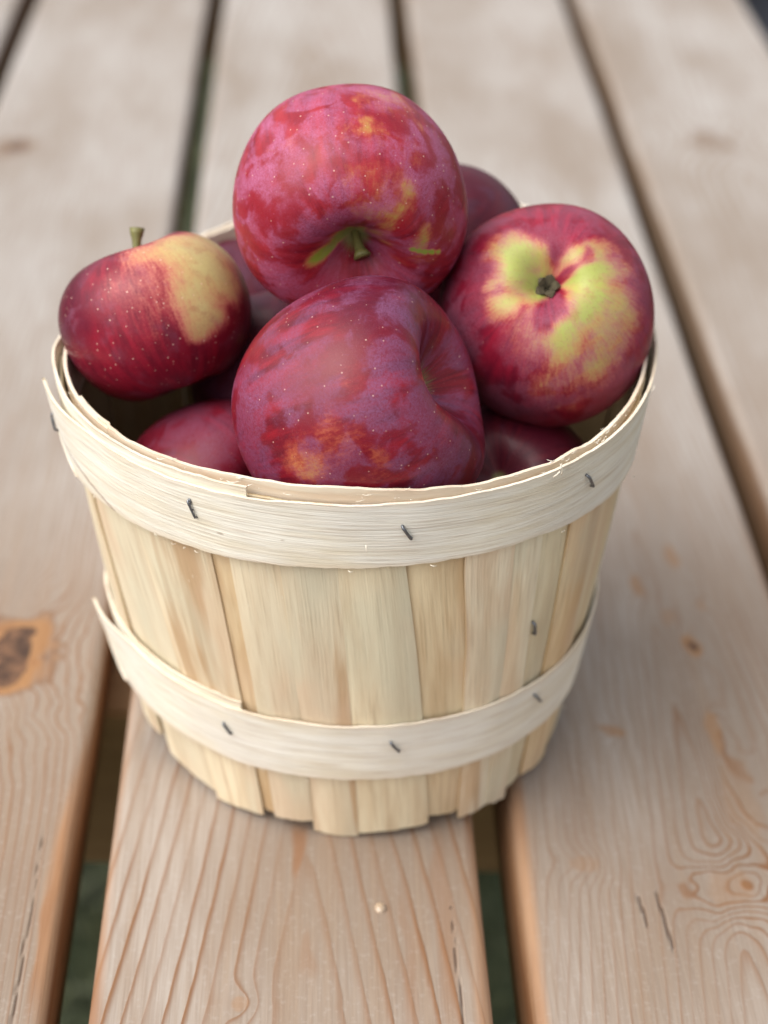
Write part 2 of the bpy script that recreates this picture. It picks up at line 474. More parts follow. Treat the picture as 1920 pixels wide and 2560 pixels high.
def strip(name, u0, u1, nu, lo, hi, nv, off_out, th, mat, parent, uvdir='z', useed=0.0, color=None, attrs=None):
    """curved slab on the basket wall. lo/hi: height functions of theta; off_out(theta,t): outer offset."""
    ths = np.linspace(u0, u1, nu)
    rows = []; co = []
    for layer in (0, 1):
        for i, a in enumerate(ths):
            z0, z1 = lo(a), hi(a)
            for j in range(nv):
                t = j / (nv - 1); z = z0 + (z1 - z0) * t
                aa = a
                if callable(th_shift := attrs and attrs.get('shift')): aa = a + th_shift(a, z)
                of = off_out(a, t) - (th if layer else 0)
                rows.append(bsurf(aa, z, of))
                co.append((a * 0.1, z, useed))
    rows = np.array(rows)
    n = nu * nv; F = []
    F += grid_faces(nu, nv)
    F += [tuple(q + n for q in f[::-1]) for f in grid_faces(nu, nv)]
    for i in range(nu - 1):
        a, b = i * nv, (i + 1) * nv
        F.append((a, a + n, b + n, b)); a += nv - 1; b += nv - 1; F.append((b, b + n, a + n, a))
    for j in range(nv - 1):
        a = j; F.append((a + 1, a + 1 + n, a + n, a)); a = (nu - 1) * nv + j; F.append((a, a + n, a + 1 + n, a + 1))
    edge = np.array([min(j, nv - 1 - j) == 0 for _ in range(2) for i in range(nu) for j in range(nv)], float)
    o = mesh_obj(name, rows, F, mat, parent, True, vattrs=dict(co=np.array(co)), attrs=dict(edge=edge, inner=np.r_[np.zeros(n), np.ones(n)]))
    # crisp edges between the faces and rims of the slab
    o.data.set_sharp_from_angle(angle=rad(50))
    if color: o.color = (*color, 1)
    return o

def stave_mat():
    t = NT("stave_veneer"); uv = t.attr('co', True)
    oi = t.n("ObjectInfo")
    tint = oi.outputs['Color']
    wv = t.vmath('ADD', t.scale(uv, (1, 0.10, 1)), t.scale(t.noise(t.scale(uv, (1, 0.4, 1)), 26, 2, color=True), (0.006, 0.0, 0.0)))
    g1 = t.noise(wv, 95, 4, 0.62)
    g2 = t.noise(t.scale(uv, (1, 0.03, 1)), 800, 3, 0.6)
    g3 = t.noise(t.scale(uv, (1, 0.2, 1)), 28, 3, 0.5)
    c = t.mix(t.ss(g1, 0.36, 0.66), (0.66, 0.51, 0.33), (0.84, 0.74, 0.54))
    c = t.mix(t.ss(g3, 0.42, 0.66, 0, 0.6), c, (0.66, 0.615, 0.47))
    streak = t.ss(t.noise(wv, 60, 4, 0.55), 0.56, 0.68, 0, 0.75)
    c = t.mix(streak, c, (0.46, 0.28, 0.14))
    c = t.mix(t.ss(g2, 0.50, 0.75, 0, 0.42), c, (0.36, 0.25, 0.14))
    c = t.mix(t.ss(g2, 0.2, 0.45, 0.22, 0), c, (0.74, 0.68, 0.54))
    fz = t.ss(t.voro(t.scale(uv, (1, 0.35, 1)), 520), 0.08, 0.20, 0.35, 0)
    fzm = t.ss(t.noise(uv, 60, 2), 0.48, 0.6)
    c = t.mix(t.math('MULTIPLY', fz, fzm), c, (0.80, 0.76, 0.62))
    c = t.mix(1.0, c, tint, 'MULTIPLY')
    c = t.mix(t.ss(t.noise(t.scale(uv, (1, 0.5, 1)), 24, 3), 0.48, 0.66, 0, 0.45), c, (0.70, 0.50, 0.34))
    c = t.mix(t.ss(t.noise(t.scale(uv, (1, 0.4, 1)), 33, 3), 0.50, 0.70, 0, 0.4), c, (0.60, 0.60, 0.46))
    nb = t.bump(t.math('ADD', g2, t.math('MULTIPLY', g1, 0.8)), 0.6, 0.0005)
    c = t.mix(t.math('MULTIPLY', t.attr('inner'), 0.8), c, (0.26, 0.165, 0.055))  # brown inner faces, with the shade inside the basket mixed into the colour
    return t.fin(c, 0.62, nb, spec=0.3)
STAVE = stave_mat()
def band_mat():
    t = NT("pale_hoop_veneer"); uv = t.attr('co', True)
    g1 = t.noise(t.scale(uv, (0.10, 1, 1)), 260, 4, 0.6)
    g2 = t.noise(t.scale(uv, (0.035, 1, 1)), 1100, 3, 0.65)
    g3 = t.noise(uv, 22, 3)
    c = t.mix(t.ss(g1, 0.35, 0.65), (0.79, 0.715, 0.555), (0.90, 0.86, 0.74))
    c = t.mix(t.ss(g3, 0.35, 0.68, 0, 0.55), c, (0.80, 0.785, 0.74))
    c = t.mix(t.ss(g2, 0.52, 0.68, 0, 0.42), c, (0.54, 0.42, 0.32))
    g4 = t.noise(t.scale(uv, (0.02, 1, 1)), 420, 4, 0.7)
    c = t.mix(t.ss(g4, 0.60, 0.70, 0, 0.28), c, (0.42, 0.33, 0.23))
    sp = t.math('MULTIPLY', t.ss(t.voro(t.scale(uv, (0.4, 1, 1)), 190), 0.06, 0.13, 0.6, 0), t.ss(t.noise(uv, 70, 2), 0.56, 0.64))
    c = t.mix(sp, c, (0.33, 0.23, 0.15))
    c = t.mix(t.math('MULTIPLY', t.attr('edge'), 0.35), c, (0.62, 0.45, 0.28))
    sx = t.n("SeparateXYZ"); t.link(uv, sx.inputs[0])
    dd = t.math('MULTIPLY', sx.outputs[0], 572.9578)
    ln = t.math('MULTIPLY_ADD', dd, -0.00062, 0.1497)
    ln = t.math('ADD', ln, t.math('MULTIPLY', t.math('SUBTRACT', t.noise(uv, 300, 2), 0.5), 0.0016))
    dist = t.math('ABSOLUTE', t.math('SUBTRACT', sx.outputs[1], ln))
    ckm = t.math('MULTIPLY', t.ss(dist, 0.0003, 0.0007, 1, 0), t.attr('crack'))
    c = t.mix(t.math('MULTIPLY', ckm, 0.8), c, (0.22, 0.10, 0.05))
    nb = t.bump(t.math('ADD', g2, t.math('ADD', g1, g4)), 0.6, 0.0005)
    return t.fin(c, 0.58, nb, spec=0.3)
BAND = band_mat()
def inner_hoop_mat():
    t = NT("inner_hoop_veneer"); uv = t.attr('co', True)
    g1 = t.noise(t.scale(uv, (0.10, 1, 1)), 300, 4, 0.6)
    c = t.mix(t.ss(g1, 0.35, 0.65), (0.72, 0.57, 0.42), (0.82, 0.71, 0.56))
    return t.fin(c, 0.6, t.bump(g1, 0.4, 0.0004), spec=0.3)
INNER = inner_hoop_mat()
def steel_mat():
    t = NT("staple_steel"); o = t.obj()
    c = t.mix(t.noise(o, 900, 3), (0.08, 0.085, 0.095), (0.30, 0.31, 0.33))
    return t.fin(c, 0.38, Metallic=0.85)
STEEL = steel_mat()

basket = empty('apple_basket', (0, 0, 0.0), 'pale wooden splint basket with two stapled hoops, heaped with red apples', 'basket')

# seams: (theta deg at z=.14, theta deg at z=.03), layer, colour, bottom reach
WHT = (1.0, 1.0, 1.0)
seams = [(-14, -10), (0, 1), (14, 14), (27, 27), (41, 40), (55, 54), (69, 68), (83, 82), (97, 96), (111, 110), (125, 124), (139, 138), (153, 152), (166, 166), (178, 180),
         (188, 197), (202, 212), (221, 231), (239.3, 245.6), (243, 249), (253, 258.8), (263.5, 269.6), (275.3, 286), (286, 294.8), (296, 303), (302, 309.5), (309.5, 316), (323, 328), (335, 339), (346, 350)]
cols = {16: (1.02, 1.0, .98), 17: (1.0, .98, .95), 18: (.93, .84, .72), 19: (.97, .95, .93), 20: (.97, .95, .93), 21: (.97, .96, .92), 22: (.96, .90, .80), 23: (1.10, 1.12, 1.16), 24: (1.06, 1.08, 1.10), 25: (.95, .95, .90), 26: (1.0, .90, .76), 27: (.98, .88, .74)}
layers = {16: 0, 17: 1, 18: 0, 19: 1, 20: 1, 21: 1, 22: 0, 23: 1, 24: 1, 25: 0, 26: 1, 27: 0}
bots = {15: .010, 16: -.0012, 17: -.002, 18: .001, 19: .0015, 20: -.0045, 21: -.001, 22: .0015, 23: -.001, 24: -.001, 25: .002, 26: .004, 27: .003}
ns = len(seams)
BOTTOM = -0.0
for i in range(ns - 1 + 0):
    a_t, a_b = seams[i]; b_t, b_b = seams[i + 1]
    ly = layers.get(i, i % 2); thk = 0.0011
    base_off = 0.0 if ly else -0.0012
    sd = i * 3.7
    bz = max(0.0, bots.get(i, random.uniform(-.002, .003)) + 0.0045) * 0.9 + 0.0003
    W = 14; NVr = 46
    rows = []; co = []
    over = 0.0 if (ly or i in (19, 20)) else 0.9   # inner layer tucks under its neighbours
    for layer in (0, 1):
        for k in range(W):
            s = k / (W - 1)
            jag = 0.0009 * float(vnoise(k * 0.9, i * 3.3, 0, 5)) + (0.0022 if (k > W - 3 and i == 22) else 0) + (s - 0.5) * 0.002 * (1 if i % 2 else -1)
            zb = max(0.0002, bz + jag)
            ztop = H - 0.0045 + 0.0005 * float(vnoise(i * 1.7 + k * .5, 3.3, 0, 4))
            for j in range(NVr):
                t = j / (NVr - 1); z = zb + (ztop - zb) * t
                q = (z - 0.03) / 0.11
                L = a_b + (a_t - a_b) * q - over + 0.12 * float(vnoise(z * 60, i * 5.1, 0, 1)); R_ = b_b + (b_t - b_b) * q + over + 0.12 * float(vnoise(z * 60, (i + 1) * 5.1, 0, 1))
                ang = rad(L + (R_ - L) * s)
                flat = -0.0009 * (1 - (2 * s - 1) ** 2) * -1 * 0.5        # slight crown across each splint
                curl = 0.0005 * float(vnoise(i * 9.1 + s * 2, z * 14, 0, 2))
                flare = 0.0009 * max(0.0, (0.03 - z) / 0.03) * (1 if ly else 0.2)
                off = base_off + flat + curl + flare - (thk if layer else 0)
                p = bsurf(ang, z, off)
                rows.append(p); co.append((s * math.radians(b_t - a_t) * 0.1 + sd, z, i * 0.31))
    rows = np.array(rows)
    rows[:, 2] = np.maximum(rows[:, 2], 0.0006)
    n = W * NVr
    F = grid_faces(W, NVr) + [tuple(q + n for q in f[::-1]) for f in grid_faces(W, NVr)]
    for k in range(W - 1):
        a, b = k * NVr, (k + 1) * NVr
        F.append((a, a + n, b + n, b)); a += NVr - 1; b += NVr - 1; F.append((b, b + n, a + n, a))
    for j in range(NVr - 1):
        a = j; F.append((a + 1, a + 1 + n, a + n, a)); a = (W - 1) * NVr + j; F.append((a, a + n, a + 1 + n, a + 1))
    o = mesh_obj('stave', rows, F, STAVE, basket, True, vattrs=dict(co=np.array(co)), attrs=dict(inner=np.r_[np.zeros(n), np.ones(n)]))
    o.data.set_sharp_from_angle(angle=rad(50))
    c = cols.get(i, (random.uniform(.93, 1.04),) * 3); o.color = (*c, 1)

# hoops -------------------------------------------------
def interp(x, xs, ys): return float(np.interp(x, xs, ys))
def hoop(name, zlo, zhi, start, end_extra, step_hi, base_off, tip, thk, lab=None, flare=0.0045):
    """A strip wound once round with its torn start outermost; the other end runs underneath to start+end_extra
    and stands a little higher there."""
    total = 360 + end_extra
    nu = 620; nv = 13
    rows = []; co = []; ed = []; ck = []
    for layer in (0, 1):
        for k in range(nu):
            d = total * k / (nu - 1)             # degrees from the torn start
            ang = rad(start + d)
            # radial spiral: outermost at start, under itself at the end
            under = sstep(total - end_extra - 14, total - end_extra - 2, d)
            off = base_off + (1 - under) * thk * 1.08 * (1 - sstep(50, 100, d)) + 0.0003
            lo = zlo(start + (d % 360)) ; hi = zhi(start + (d % 360))
            hi += step_hi * under; lo += step_hi * under * 0.4
            j1 = 0.0004 * float(fbm(d * 0.35, 1.3, 0, 21)); j2 = 0.0004 * float(fbm(d * 0.35, 7.3, 0, 22))
            # torn tip: narrows to splinters at the start
            tt = 1 - sstep(0, tip, d)
            f = flare * (1 - sstep(0, tip * 1.5, d)) ** 1
            for j in range(nv):
                t = j / (nv - 1)
                z = lo + j1 + (hi + j2 - lo - j1) * t
                # splinter teeth: rows end at different distances along the strip
                tooth = {12: 4.5, 11: 1.8, 10: 0.0, 9: 1.2, 8: 3.4, 7: 4.2, 6: 3.0, 5: 2.6, 4: 5.0, 3: 8.0, 2: 9.0, 1: 12, 0: 17}[j] * tip / 22
                aa = ang + rad(max(0.0, tooth - d) if d < tooth else 0.0)
                dz = 0.002 * (1 - sstep(0, tip * 0.6, d)) * (t - 0.15)
                wv = 0.00025 * float(vnoise(d * 0.16, t * 1.5, 0, 31))
                of = off + f * (0.4 + 0.6 * t) + wv - (thk if layer else 0)
                rows.append(bsurf(aa, z + dz, of)); co.append((math.radians(d) * 0.1, z, step_hi * 50))
                ed.append(1.0 if j in (0, nv - 1) else 0.0)
                dd = start + d; zz_ = z
                ck.append(1.0 if (zlo is up_lo and 196 < dd < 220) else 0.0)
    rows = np.array(rows); n = nu * nv
    F = grid_faces(nu, nv) + [tuple(q + n for q in f[::-1]) for f in grid_faces(nu, nv)]
    for k in range(nu - 1):
        a, b = k * nv, (k + 1) * nv
        F.append((a, a + n, b + n, b)); a += nv - 1; b += nv - 1; F.append((b, b + n, a + n, a))
    for j in range(nv - 1):
        a = j; F.append((a + 1, a + 1 + n, a + n, a)); a = (nu - 1) * nv + j; F.append((a, a + n, a + 1 + n, a + 1))
    o = mesh_obj(name, rows, F, BAND, basket, True, vattrs=dict(co=np.array(co)), attrs=dict(edge=np.array(ed), crack=np.array(ck)))
    o.data.set_sharp_from_angle(angle=rad(50))
    if lab: o['label'] = lab
    return o
# upper hoop: bottom edge near z .138, top edge just under the rim
up_lo = lambda a: interp(a % 360, [0, 60, 180, 207, 240, 275, 300, 325, 360], [.1375, .138, .135, .1335, .1355, .1392, .1405, .1365, .1375])
up_hi = lambda a: interp(a % 360, [0, 180, 205, 235, 248, 262, 275, 290, 305, 330, 360], [.1665, .1665, .1635, .1628, .1632, .1645, .1652, .1662, .1668, .1672, .1665])
hoop('upper_hoop', up_lo, up_hi, 193.5, 54.5, 0.0036, 0.0014, 15, 0.0010, flare=0.0036)
lo_lo = lambda a: interp(a % 360, [0, 180, 210, 240, 275, 300, 325, 360], [.036, .033, .0315, .0325, .0345, .0350, .0355, .036])
lo_hi = lambda a: interp(a % 360, [0, 180, 210, 240, 275, 300, 325, 360], [.0655, .0625, .0620, .0610, .0625, .0640, .0650, .0655])
hoop('lower_hoop', lo_lo, lo_hi, 192.0, 52.0, 0.0034, 0.0014, 14, 0.0010, flare=0.0050)
# inner hoop
nu = 400; nv = 5; rows = []; co = []
for layer in (0, 1):
    for k in range(nu):
        d = 372 * k / (nu - 1); a = rad(205 + d)
        hi = H - 0.0004 + 0.0006 * float(fbm(d * 0.2, 4.4, 0, 41)) + 0.0012 * math.exp(-((((205 + d) % 360) - 262) / 22) ** 2)
        for j in range(nv):
            t = j / (nv - 1); z = 0.145 + (hi - 0.145) * t
            off = -0.0017 - 0.0009 * (1 if d < 12 else 0) + 0.0002 * float(vnoise(d * .1, 2, 0, 6)) - (0.0012 if layer else 0)
            rows.append(bsurf(a, z, off)); co.append((rad(d) * .1, z, 0.7))
n = nu * nv
F = grid_faces(nu, nv) + [tuple(q + n for q in f[::-1]) for f in grid_faces(nu, nv)]
for k in range(nu - 1):
    a, b = k * nv, (k + 1) * nv
    F.append((a, a + n, b + n, b)); a += nv - 1; b += nv - 1; F.append((b, b + n, a + n, a))
for j in range(nv - 1):
    a = j; F.append((a + 1, a + 1 + n, a + n, a)); a = (nu - 1) * nv + j; F.append((a, a + n, a + 1 + n, a + 1))
o = mesh_obj('inner_hoop', np.array(rows), F, INNER, basket, True, vattrs=dict(co=np.array(co)), attrs=dict(edge=np.zeros(2 * n)))
o.data.set_sharp_from_angle(angle=rad(50))

def staple(t0, z0, t1, z1, off=0.0026, r=0.00042, double=False, bend=0.0003):
    pts = []
    for k in range(9):
        s = k / 8
        th = t0 + (t1 - t0) * s; z = z0 + (z1 - z0) * s
        e = off + 0.0004 if 0 < k < 8 else off - 0.0015
        w = bend * math.sin(math.pi * s)
        p = bsurf(rad(th), z - w * 0.4, e); pts.append(p)
    V, F = tube(pts, r, 8)
    if double:
        q = [p + np.array([0.0007 * math.sin(k), 0.0, 0.0006 + 0.0002 * k]) for k, p in enumerate(pts[:7])]
        V2, F2 = tube(q, r * 0.7, 8); b = len(V); V += V2; F += [tuple(i + b for i in f) for f in F2]
    return mesh_obj('staple', V, F, STEEL, basket)
staple(237.4, .1570, 238.9, .1492, .0033, double=True)
staple(274.0, .1566, 275.9, .1507, .0026, r=0.00055)
staple(309.2, .1580, 311.8, .1510, .0026, r=0.0005)
staple(197.2, .1530, 198.4, .1460, .0055, r=0.0005)
staple(305.4, .0968, 306.6, .0900, .0002, r=0.0006)
staple(239.7, .0522, 241.7, .0472, .0033, r=0.0005)
staple(276.0, .0552, 278.4, .0495, .0026, r=0.0005)
staple(310.6, .0585, 313.6, .0525, .0026, r=0.0005)
# frayed fibres standing off the rim and hoop edges
def fibre_mat():
    t = NT("torn_wood_fibre"); return t.fin((0.80, 0.73, 0.60), 0.6)
FIB = fibre_mat()
V = []; F = []
def fib(th, z, dth, dz, off=0.0042, out=0.001, r=0.00018):
    pts = [bsurf(rad(th + dth * s), z + dz * s, off + out * math.sin(math.pi * s)) for s in (0, .25, .5, .75, 1)]
    v, f = tube(pts, [r, r, r * .9, r * .7, r * .3], 5); b = len(V)
    V.extend(v); F.extend([tuple(i + b for i in q) for q in f])
fib(299.4, .1665, 1.2, .0045, r=.0003); fib(301.0, .1662, -.8, .005, r=.00028); fib(300.2, .171, -1.8, .0015, .0015, .001)
fib(268.3, .1500, .3, -.0035, r=.0002); fib(245, .169, 2.5, .0012, .003); fib(232, .1700, 2.0, .0014, .003)
for q in range(16):
    th = random.uniform(205, 335); up = random.random() < .5
    zz = (up_lo(th) if up else lo_lo(th)) + random.uniform(-.0005, .0006)
    fib(th, zz, random.uniform(-1.2, 1.2), random.uniform(-.0012, .0004), .0036, random.uniform(0, .001), random.uniform(.00008, .00018))
for q in range(60):
    th = random.uniform(200, 335)
    fib(th, H + random.uniform(-.001, .0008), random.uniform(-1.5, 1.5), random.uniform(0, .0012), random.uniform(-.003, .003), .0004, random.uniform(.00008, .00016))
o = mesh_obj('frayed_fibres', V, F, FIB, basket); o['kind'] = 'stuff'

# ------------------------------------------------------------------ apples
def apple_mat(name, reds, bloom_col, bloom_amt, cov, lent, ramp_cols, seed, rough=0.34, orange=0.0, lsize=0.05, gnoise=0.42, deepc=(0.075, 0.006, 0.022)):
    t = NT(name); o = t.attr('dir', True); mer = t.attr('mer', True)
    off = t.n("Mapping"); t.link(o, off.inputs['Vector']); off.inputs['Location'].default_value = (seed * 3.1, seed * 1.7, seed * .9)
    p = off.outputs[0]
    # skin red with streaks that run from pole to pole
    st = t.noise(mer, 9, 4, 0.6); st2 = t.noise(mer, 30, 3, 0.6)
    red = t.mix(t.ss(st, 0.3, 0.7), reds[0], reds[1])
    red = t.mix(t.ss(t.noise(p, 2.2, 3), 0.42, 0.65), red, reds[2])
    # ground colour patches
    g = t.attr('green')
    gn = t.math('ADD', g, t.math('MULTIPLY', t.math('SUBTRACT', t.noise(p, 7, 5, 0.6), 0.5), gnoise))
    gn = t.math('ADD', gn, t.math('MULTIPLY', t.math('SUBTRACT', st2, 0.5), 0.30))
    gn = t.math('ADD', gn, t.math('MULTIPLY', t.ss(t.noise(p, 2.8, 3), 0.5, 0.75), orange))
    gn = t.math('ADD', gn, t.math('MULTIPLY', t.math('SUBTRACT', t.noise(p, 42, 3, 0.65), 0.5), 0.26))
    gn = t.math('ADD', gn, t.math('MULTIPLY', t.math('SUBTRACT', t.noise(mer, 22, 3, 0.6), 0.5), 0.18))
    gcol = t.ramp(gn, ramp_cols)
    gf = t.ss(gn, 0.12, 0.52)
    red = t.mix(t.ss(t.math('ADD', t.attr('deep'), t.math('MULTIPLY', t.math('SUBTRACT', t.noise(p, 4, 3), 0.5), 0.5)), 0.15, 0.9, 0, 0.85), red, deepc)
    c = t.mix(gf, red, gcol)
    # waxy bloom, rubbed off in patches
    bn = t.noise(p, 3.6, 3, 0.5, 0.45)
    bn2 = t.noise(p, 11, 4, 0.6, 0.3)
    b = t.math('ADD', bn, t.math('MULTIPLY', t.math('SUBTRACT', bn2, 0.5), 0.20))
    b = t.math('ADD', b, t.math('MULTIPLY', t.attr('bloomb'), 0.3))
    thr = 0.56 - cov * 0.16
    sharp = t.ss(t.noise(p, 1.7, 2), 0.40, 0.60)
    bm = t.math('ADD', t.math('MULTIPLY', t.ss(b, thr - 0.045, thr + 0.06), 0.5), t.math('MULTIPLY', t.ss(b, thr - 0.14, thr + 0.18), 0.5))
    bm = t.math('MULTIPLY', bm, t.ss(t.noise(p, 1.5, 3, 0.6), 0.25, 0.62, 0.35, 1.0))
    fine = t.noise(p, 60, 4, 0.7)
    bm = t.math('MULTIPLY', bm, t.ss(fine, 0.25, 0.62, 0.40, 1.0))
    scr = t.noise(t.scale(p, (1.0, 0.14, 1)), 60, 4, 0.65, 0.8)
    bm = t.math('MULTIPLY', bm, t.ss(scr, 0.34, 0.56, 0.52, 1.0))
    scr2 = t.noise(t.scale(p, (0.15, 1.0, 1)), 45, 4, 0.65, 0.8)
    bm = t.math('ADD', bm, t.ss(scr2, 0.60, 0.74, 0, 0.35), None, True)
    bm = t.math('MULTIPLY', bm, t.math('MULTIPLY_ADD', t.ss(gn, 0.4, 0.9), -0.6, 1.0))
    bf = t.math('MULTIPLY', bm, bloom_amt)
    c = t.mix(bf, c, bloom_col)
    # mottling
    c = t.mix(t.ss(t.noise(p, 130, 3, 0.7), 0.55, 0.85, 0, 0.25), c, (0.62, 0.30, 0.26))
    c = t.mix(t.ss(t.noise(p, 38, 3, 0.6), 0.25, 0.45, 0.22, 0), c, (0.10, 0.006, 0.012))
    c = t.mix(t.ss(t.noise(p, 5.5, 4, 0.65), 0.52, 0.72, 0, 0.30), c, reds[1])
    # lenticels
    v1 = t.math('ADD', t.voro(p, 17.0), t.math('MULTIPLY', t.noise(p, 9, 2), 0.10))
    v1 = t.math('SUBTRACT', v1, 0.045); lm = t.ss(v1, lsize * 0.7, lsize * 1.5, 1, 0)
    rnd = t.voro(p, 17.0, out='Color')
    sep = t.n("SeparateColor"); t.link(rnd, sep.inputs[0])
    lm = t.math('MULTIPLY', lm, t.ss(sep.outputs[0], 0.25, 0.8, 0.0, 1))
    c = t.mix(t.math('MULTIPLY', lm, lent), c, (0.78, 0.52, 0.42))
    # dark pin-point spots
    v2 = t.voro(p, 11.0); c = t.mix(t.ss(v2, 0.018, 0.04, 0.6, 0), c, (0.08, 0.02, 0.02))
    # russet and green in the hollows
    cav = t.attr('cav')
    cv = t.math('ADD', cav, t.math('MULTIPLY', t.math('SUBTRACT', st2, 0.5), 0.7))
    c = t.mix(t.ss(cv, 0.45, 0.85, 0, 0.9), c, t.mix(t.noise(mer, 40, 3), (0.16, 0.17, 0.045), (0.32, 0.34, 0.12)))
    r = t.math('MULTIPLY_ADD', bm, 0.20, rough)
    r = t.math('MULTIPLY_ADD', fine, 0.10, r)
    nb = t.bump(t.math('ADD', t.noise(p, 45, 3), t.math('MULTIPLY', lm, 0.5)), 0.10, 0.0006)
    return t.fin(c, r, nb, spec=0.28, **{'Coat Weight': 0.06, 'Coat Roughness': 0.2})

def stem_mat():
    t = NT("apple_stem"); o = t.obj()
    n = t.noise(o, 400, 3)
    c = t.mix(n, (0.10, 0.10, 0.028), (0.22, 0.20, 0.06))
    return t.fin(c, 0.5, t.bump(n, 0.4, 0.0004))
STEM = stem_mat()
def calyx_mat():
    t = NT("dry_calyx"); o = t.obj()
    n = t.noise(o, 700, 4)
    c = t.mix(n, (0.02, 0.013, 0.008), (0.11, 0.09, 0.045))
    return t.fin(c, 0.85)
CALYX = calyx_mat()

def apple(label, pos, R, axis, mat, blobs=(), seed=0, hgt=0.86, stem_cav=(0.40, 0.34), cal_cav=(0.20, 0.30), stem=None, calyx=False, res=(220, 130), spin=0.0, bloom_bias=0.1, neg=(), cavg=(0.9, 0.5), lean=0.0, rib=1.0, soft=(0.5, 1.8), deep=()):
    """axis points from the centre to the stem end. blobs: world directions of ground-colour patches."""
    t = empty('apple', pos, label, 'apple', 'apples heaped in the basket')
    ax = Vector(axis).normalized()
    q = ax.to_track_quat('Z', 'Y') @ Quaternion((0, 0, 1), spin)
    M = np.array(q.to_matrix())
    nu, nv = res
    th = np.linspace(0, 2 * np.pi, nu, endpoint=False)
    s = np.linspace(0, 1, nv)
    # crowd the rows towards the poles
    ph = np.pi * (s + 0.06 * np.sin(2 * np.pi * s) * -1)
    TH, PH = np.meshgrid(th, ph, indexing='ij')
    sp, cp = np.sin(PH), np.cos(PH)
    rho = np.sign(sp) * np.abs(sp) ** 0.93
    # slightly conical: wider shoulder than base
    rho = rho * (1 + 0.045 * cp - 0.02)
    rho *= 1 + 0.016 * rib * np.cos(5 * TH + seed) * sstep(0.2, -0.9, cp) + 0.014 * np.cos(2 * TH + seed * 1.3) + 0.010 * np.cos(3 * TH + seed * 2.1) + 0.010 * rib * np.cos(5 * TH + seed * .7) * sstep(0.1, 0.9, cp)
    z = hgt * np.sign(cp) * np.abs(cp) ** 0.90
    rr = np.abs(rho)
    rx = rho * np.cos(TH); ry = rho * np.sin(TH)
    d1, w1 = stem_cav; d2, w2 = cal_cav
    wv1 = w1 * (1 + 0.10 * np.cos(2 * TH + seed) + 0.07 * np.cos(3 * TH + 2 * seed))
    top = sstep(0.0, 0.35, cp); bot = sstep(0.0, -0.35, cp)
    z = z - top * d1 * np.exp(-(rr / wv1) ** 1.7) + bot * d2 * np.exp(-(rr / (w2 * (1 + 0.08 * rib * np.cos(5 * TH + seed)))) ** 2)
    z = z + lean * rx
    nn = 0.012 * vnoise(rx * 1.6, ry * 1.6, z * 1.6, seed)
    P = np.stack([rx * (1 + nn), ry * (1 + nn), z * (1 + nn)], -1) * R
    Pw = P.reshape(-1, 3) @ M.T
    dirs = Pw / np.linalg.norm(Pw, axis=1, keepdims=True)
    nd = dirs + 0.10 * np.stack([vnoise(dirs[:, 0] * 5, dirs[:, 1] * 5, dirs[:, 2] * 5, seed + k) for k in range(3)], 1)
    nd /= np.linalg.norm(nd, axis=1, keepdims=True)
    green = np.zeros(len(dirs))
    for (x, y, zz, r_, st) in blobs:
        c_ = np.array([x, y, zz]); c_ /= np.linalg.norm(c_)
        d = np.arccos(np.clip(nd @ c_, -1, 1)) / r_
        green = np.maximum(green, st * (1 - np.clip((d - soft[0]) / (soft[1] - soft[0]), 0, 1) ** 1.2))
    for (x, y, zz, r_, st) in neg:
        c_ = np.array([x, y, zz]); c_ /= np.linalg.norm(c_)
        d = np.arccos(np.clip(nd @ c_, -1, 1)) / r_
        green -= st * (1 - sstep(0.4, 1.4, d))
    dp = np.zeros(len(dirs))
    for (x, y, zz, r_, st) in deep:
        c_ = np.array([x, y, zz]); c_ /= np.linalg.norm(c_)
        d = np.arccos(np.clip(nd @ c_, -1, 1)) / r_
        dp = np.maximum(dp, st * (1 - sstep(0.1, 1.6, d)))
    cav = np.zeros_like(rr)
    cav = np.maximum(cav, cavg[0] * top * np.exp(-(rr / (w1 * cavg[1])) ** 2)); cav = np.maximum(cav, 0.8 * bot * np.exp(-(rr / (w2 * 0.45)) ** 2))
    mer = np.stack([np.cos(TH), np.sin(TH), PH * 0.22], -1).reshape(-1, 3)
    o = mesh_obj('skin', Pw, grid_faces(nu, nv, True, True), mat, t, True,
                 attrs=dict(green=green, deep=dp, cav=cav.ravel(), bloomb=np.full(len(dirs), bloom_bias)), vattrs=dict(dir=dirs, mer=mer))
    Mx = q.to_matrix()
    if stem:
        L, bx, by, r0 = stem
        zb = (hgt - d1) * R - 0.003
        pts = []
        rads = []
        for k in range(12):
            u = k / 11
            pts.append(Mx @ Vector((bx * u * u, by * u * u, zb + L * u)))
            rads.append(r0 * (1.15 - 0.35 * math.sin(math.pi * min(1, u * 1.1)) + (0.55 * sstep(0.82, 1.0, u))))
        v, f = tube(pts, rads, 14)
        mesh_obj('stem', v, f, STEM, t)
    if calyx:
        zb = -(hgt - d2) * R
        V = []; F = []
        rnd_ = random.Random(seed)
        for k in range(5):
            a = 2 * math.pi * k / 5 + seed; L = 0.105 * R * rnd_.uniform(.8, 1.25); w = 0.052 * R
            c_, s_ = math.cos(a), math.sin(a)
            b = len(V)
            for (u, ww, h) in ((0.015, .6, .0), (.35, 1, .05), (.7, .75, .09), (1.05, .12, .05 + rnd_.uniform(0, .04))):
                for sg in (-1, 1):
                    x_, y_ = L * u + 0.01 * R, sg * w * ww
                    V.append(Mx @ Vector((x_ * c_ - y_ * s_, x_ * s_ + y_ * c_, zb - h * R * .8 - 0.0008)))
            for m_ in range(3): F.append((b + 2 * m_, b + 2 * m_ + 1, b + 2 * m_ + 3, b + 2 * m_ + 2))
